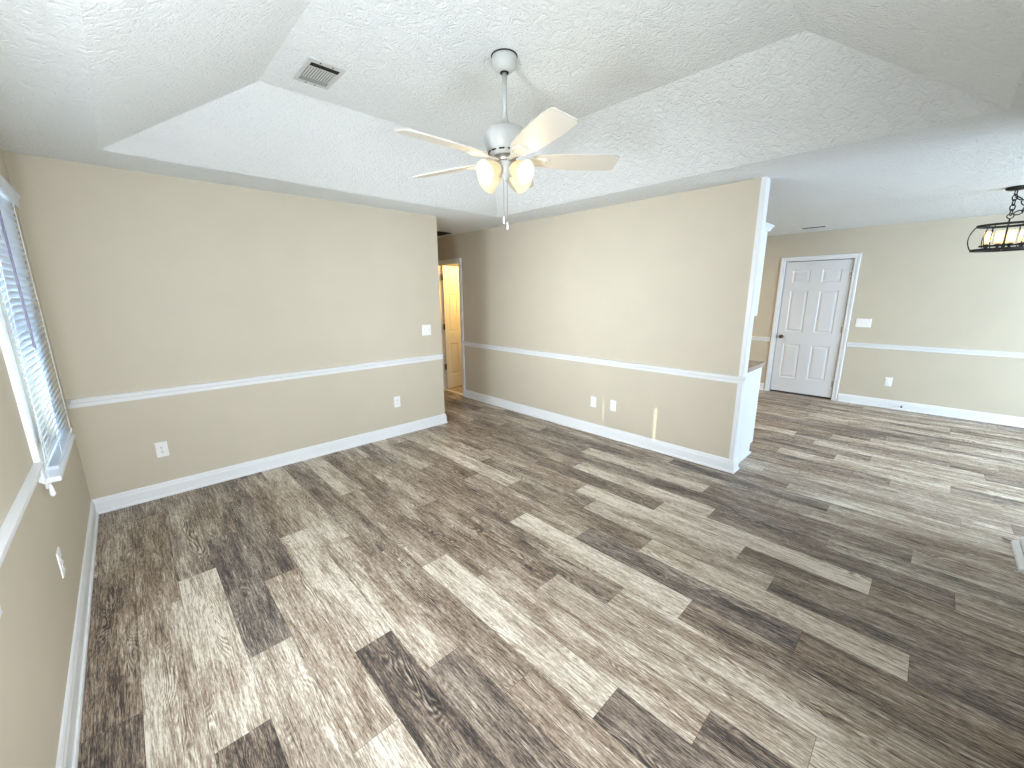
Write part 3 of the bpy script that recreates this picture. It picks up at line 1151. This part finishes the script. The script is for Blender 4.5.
for (dx, dy_, zb, hl) in ((-0.008, 0.006, -0.285, 0.040), (0.008, -0.006, -0.315, 0.040)):
    bm = bmesh.new()
    tube(bm, [(dx, dy_, -0.085), (dx, dy_, zb)], 0.0014, 6)
    pc = obj('pull_chain', bm, M['steel'], fan)
    bm = bmesh.new()
    lathe(bm, [(0.003, zb), (0.0055, zb - 0.006), (0.0058, zb - hl + 0.004), (0.0035, zb - hl)], 12, Matrix.Translation((dx, dy_, 0)))
    obj('pull_fob', bm, M['plastic'], pc, True)

# ------------------------------------------------------------------ dining chandelier
CX, CY = 6.06, -4.395
ch = thing('chandelier', 'black oval cage chandelier with candle lights hanging at the right edge', 'chandelier', (CX, CY, 1.93))
c0 = 1.93
bm = bmesh.new()
lathe(bm, [(0.066, H - c0 - 0.001), (0.066, H - c0 - 0.016), (0.050, H - c0 - 0.024), (0.012, H - c0 - 0.028)], 32)
obj('canopy', bm, M['iron'], ch, True)


def link(bm, c, rot, a=0.016, b_=0.026, r=0.0045):
    pts = []
    for i in range(14):
        t = 2 * PI * i / 14
        pts.append(c + rot @ Vector((a * math.cos(t), 0, b_ * math.sin(t))))
    tube(bm, pts, r, 6, closed=True)


bm = bmesh.new()
zz = H - c0 - 0.045
i = 0
while zz > 0.305:
    link(bm, Vector((0, 0, zz)), Matrix.Rotation(PI / 2 * (i % 2) + 0.4, 3, 'Z'))
    zz -= 0.040
    i += 1
pts = [(0.0, -0.005, 0.43), (0.0, -0.045, 0.40), (0.0, -0.075, 0.35), (0.0, -0.06, 0.305), (0.0, -0.02, 0.290)]
for j, p in enumerate(pts[:-1]):
    mid = (Vector(p) + Vector(pts[j + 1])) / 2
    d = Vector(pts[j + 1]) - Vector(p)
    ang = math.atan2(d.y, -d.z)
    link(bm, mid, Matrix.Rotation(ang, 3, 'X') @ Matrix.Rotation(PI / 2 * (j % 2) + 0.3, 3, 'Z'))
obj('chain', bm, M['iron'], ch)
bm = bmesh.new()
link(bm, Vector((0, 0, 0.275)), Matrix.Rotation(PI / 2, 3, 'Z'), 0.020, 0.020, 0.004)
tube(bm, [(0, 0, 0.256), (0, 0, 0.03)], 0.0055, 8)
obj('stem', bm, M['iron'], ch)


def oval(ax, ay, z, n=48):
    return [(ax * math.cos(2 * PI * i / n), ay * math.sin(2 * PI * i / n), z) for i in range(n)]


AX, AY = 0.165, 0.215
for nm, f_, z in (('top_ring', 0.84, 0.205), ('bottom_ring', 0.88, 0.0)):
    bm = bmesh.new()
    tube(bm, oval(AX * f_, AY * f_, z), 0.005, 4, closed=True, flat=(0.005, 0.0095))
    obj(nm, bm, M['iron'], ch)
for k in range(6):
    a = PI / 2 + 2 * PI * k / 6
    for off in (-0.10, 0.10):
        bm = bmesh.new()
        pts = []
        for i in range(13):
            s = i / 12
            f_ = (0.88 * (1 - s) + 0.84 * s) + 0.16 * math.sin(PI * s) ** 0.8
            pts.append((AX * f_ * math.cos(a + off), AY * f_ * math.sin(a + off), 0.205 * s))
        tube(bm, pts, 0.004, 6)
        obj('strap', bm, M['iron'], ch)
bm = bmesh.new()
tube(bm, [(0, -0.145, 0.035), (0, 0.145, 0.035)], 0.008, 6)
obj('light_bar', bm, M['iron'], ch)
bm = bmesh.new()
tube(bm, [(-AX * 0.88, 0, 0.0), (AX * 0.88, 0, 0.0)], 0.005, 6)
obj('crossbar', bm, M['iron'], ch)
bm = bmesh.new()
tube(bm, [(-AX * 0.84, 0, 0.205), (AX * 0.84, 0, 0.205)], 0.005, 6)
obj('crossbar', bm, M['iron'], ch)
bm = bmesh.new()
tube(bm, [(0, 0, 0.0), (0, 0, 0.05)], 0.012, 10)
obj('hub', bm, M['iron'], ch)
for k in range(4):
    y = (k - 1.5) * 0.068
    bm = bmesh.new()
    lathe(bm, [(0.004, 0.010), (0.010, 0.020), (0.010, 0.034), (0.020, 0.040), (0.021, 0.046), (0.009, 0.050), (0.009, 0.075)], 16, Matrix.Translation((0, y, 0)))
    cc = obj('candle_cup', bm, M['iron'], ch, True)
    bm = bmesh.new()
    lathe(bm, [(0.026, 0.047), (0.0262, 0.160)], 20, Matrix.Translation((0, y, 0)), caps=False)
    obj('glass_cylinder', bm, M['candle_glass'], ch, True)
    bm = bmesh.new()
    lathe(bm, [(0.008, 0.062), (0.016, 0.076), (0.020, 0.100), (0.017, 0.130), (0.005, 0.156)], 14, Matrix.Translation((0, y, 0)))
    obj('candle_bulb', bm, M['flame'], ch, True)

# ------------------------------------------------------------------ kitchen units behind the wall end
KY = -2.985
kb = thing('kitchen_base_cabinet', 'white kitchen base cabinet standing against the end of the long wall', 'cabinet', (4.53, KY + 0.5, 0))
ox, oy = 4.53, KY + 0.5


def kbox(bm, x0, x1, y0, y1, z0, z1):
    box(bm, x0 - ox, x1 - ox, y0 - oy, y1 - oy, z0, z1)


bm = bmesh.new()
kbox(bm, XB2 + 0.005, 4.79, KY, KY + 0.02, 0.10, 0.876)
kbox(bm, XB2 + 0.005, 4.715, KY, KY + 0.02, 0.0, 0.10)
obj('side_panel', bm, M['cab'], kb)
bm = bmesh.new()
kbox(bm, XB2 + 0.005, 4.77, KY + 0.02, KY + 1.2, 0.10, 0.875)
kbox(bm, XB2 + 0.005, 4.70, KY + 0.02, KY + 1.2, 0.0, 0.10)
obj('carcass', bm, M['cab'], kb)
for j in range(2):
    y0 = KY + 0.03 + j * 0.585
    bm = bmesh.new()
    kbox(bm, 4.771, 4.790, y0, y0 + 0.575, 0.125, 0.68)
    dd = obj('cabinet_door', bm, M['cab'], kb, bevel=0.003)
    bm = bmesh.new()
    kbox(bm, 4.771, 4.790, y0, y0 + 0.575, 0.70, 0.86)
    obj('drawer', bm, M['cab'], kb, bevel=0.003)
bm = bmesh.new()
qr = [(0, 0), (0.016, 0), (0.014, 0.008), (0.008, 0.014), (0, 0.016)]
moulding(bm, qr, (XB2 + 0.03 - ox, KY - oy, 0), (4.73 - ox, KY - oy, 0), (0, -1, 0))
obj('shoe_moulding', bm, M['cab'], kb)
bm = bmesh.new()
box(bm, XB2 + 0.004, 4.825, KY - 0.018, KY + 1.2, 0.8765, 0.916)
tag(obj('countertop', bm, M['granite'], bevel=0.004), 'brown speckled stone countertop on the white base cabinet', 'countertop')
ku = thing('kitchen_wall_cabinet', 'white upper kitchen cabinet end panel peeking past the long wall', 'cabinet', (XB2 + 0.004, KY, 1.372))
bm = bmesh.new()
box(bm, 0.0, 0.225, 0.0, 1.2, 0.0, 0.72)
obj('carcass', bm, M['cab'], ku)
for j in range(2):
    bm = bmesh.new()
    box(bm, 0.226, 0.240, 0.005 + j * 0.595, 0.59 + j * 0.595, 0.004, 0.70)
    obj('cabinet_door', bm, M['cab'], ku, bevel=0.003)
bm = bmesh.new()
crown = [(0, 0.0), (0.008, 0.0), (0.014, 0.014), (0.028, 0.036), (0.034, 0.040), (0.034, 0.048), (0, 0.048)]
moulding(bm, crown, (0.0, 0.0, 0.705), (0.240, 0.0, 0.705), (0, -1, 0), 0, 1)
moulding(bm, crown, (0.240, 0.0, 0.705), (0.240, 1.2, 0.705), (1, 0, 0), 1, 0)
obj('crown_moulding', bm, M['cab'], ku)


# ------------------------------------------------------------------ spring door stops
def door_stop(label, loc, direction, tipmat):
    t = thing('door_stop', label, 'door stop', loc)
    d = Vector(direction).normalized()
    q = Vector((0, 0, 1)).rotation_difference(d).to_matrix().to_4x4()
    bm = bmesh.new()
    prof = [(0.010, 0.0), (0.010, 0.006)]
    for i in range(12):
        prof += [(0.0062, 0.008 + i * 0.0045), (0.0048, 0.0103 + i * 0.0045)]
    lathe(bm, prof, 14, q)
    obj('spring', bm, M['steel'], t, True)
    bm = bmesh.new()
    lathe(bm, [(0.006, 0.062), (0.0085, 0.064), (0.0085, 0.078), (0.006, 0.081)], 14, q)
    obj('tip', bm, tipmat, t, True)
    return t


door_stop('small spring door stop on the far baseboard right of the white door', (XF - 0.015, -3.935, 0.055), (-1, 0, 0), M['dark'])
b1 = bmesh.new()
moulding(b1, [(0, 0), (0.030, 0), (0.030, 0.006), (0.026, 0.016), (0.016, 0.026), (0, 0.030)], (3.845, -4.661, 0.0), (4.250, -4.661, 0.0), (0, 1, 0))
tag(obj('trim_board', b1, M['white']), 'narrow white moulding strip lying on the floor at the right edge', 'moulding strip', 'moulding strips on the floor')
b2 = bmesh.new()
moulding(b2, [(0, 0), (0.050, 0), (0.050, 0.028), (0.044, 0.045), (0.030, 0.055), (0.014, 0.050), (0, 0.036)], (3.60, -4.715, 0.0), (4.285, -4.715, 0.0), (0, 1, 0))
tag(obj('trim_board', b2, M['white']), 'thicker rounded white moulding lying behind the narrow strip at the right edge', 'moulding strip', 'moulding strips on the floor')
bm = bmesh.new()
tube(bm, [(4.262, -4.655, 0.004), (4.285, -4.60, 0.004)], 0.0035, 8)
pn = obj('metal_pin', bm, M['steel'])
tag(pn, 'thin metal pin lying on the floor at the end of the white strip', 'pin')
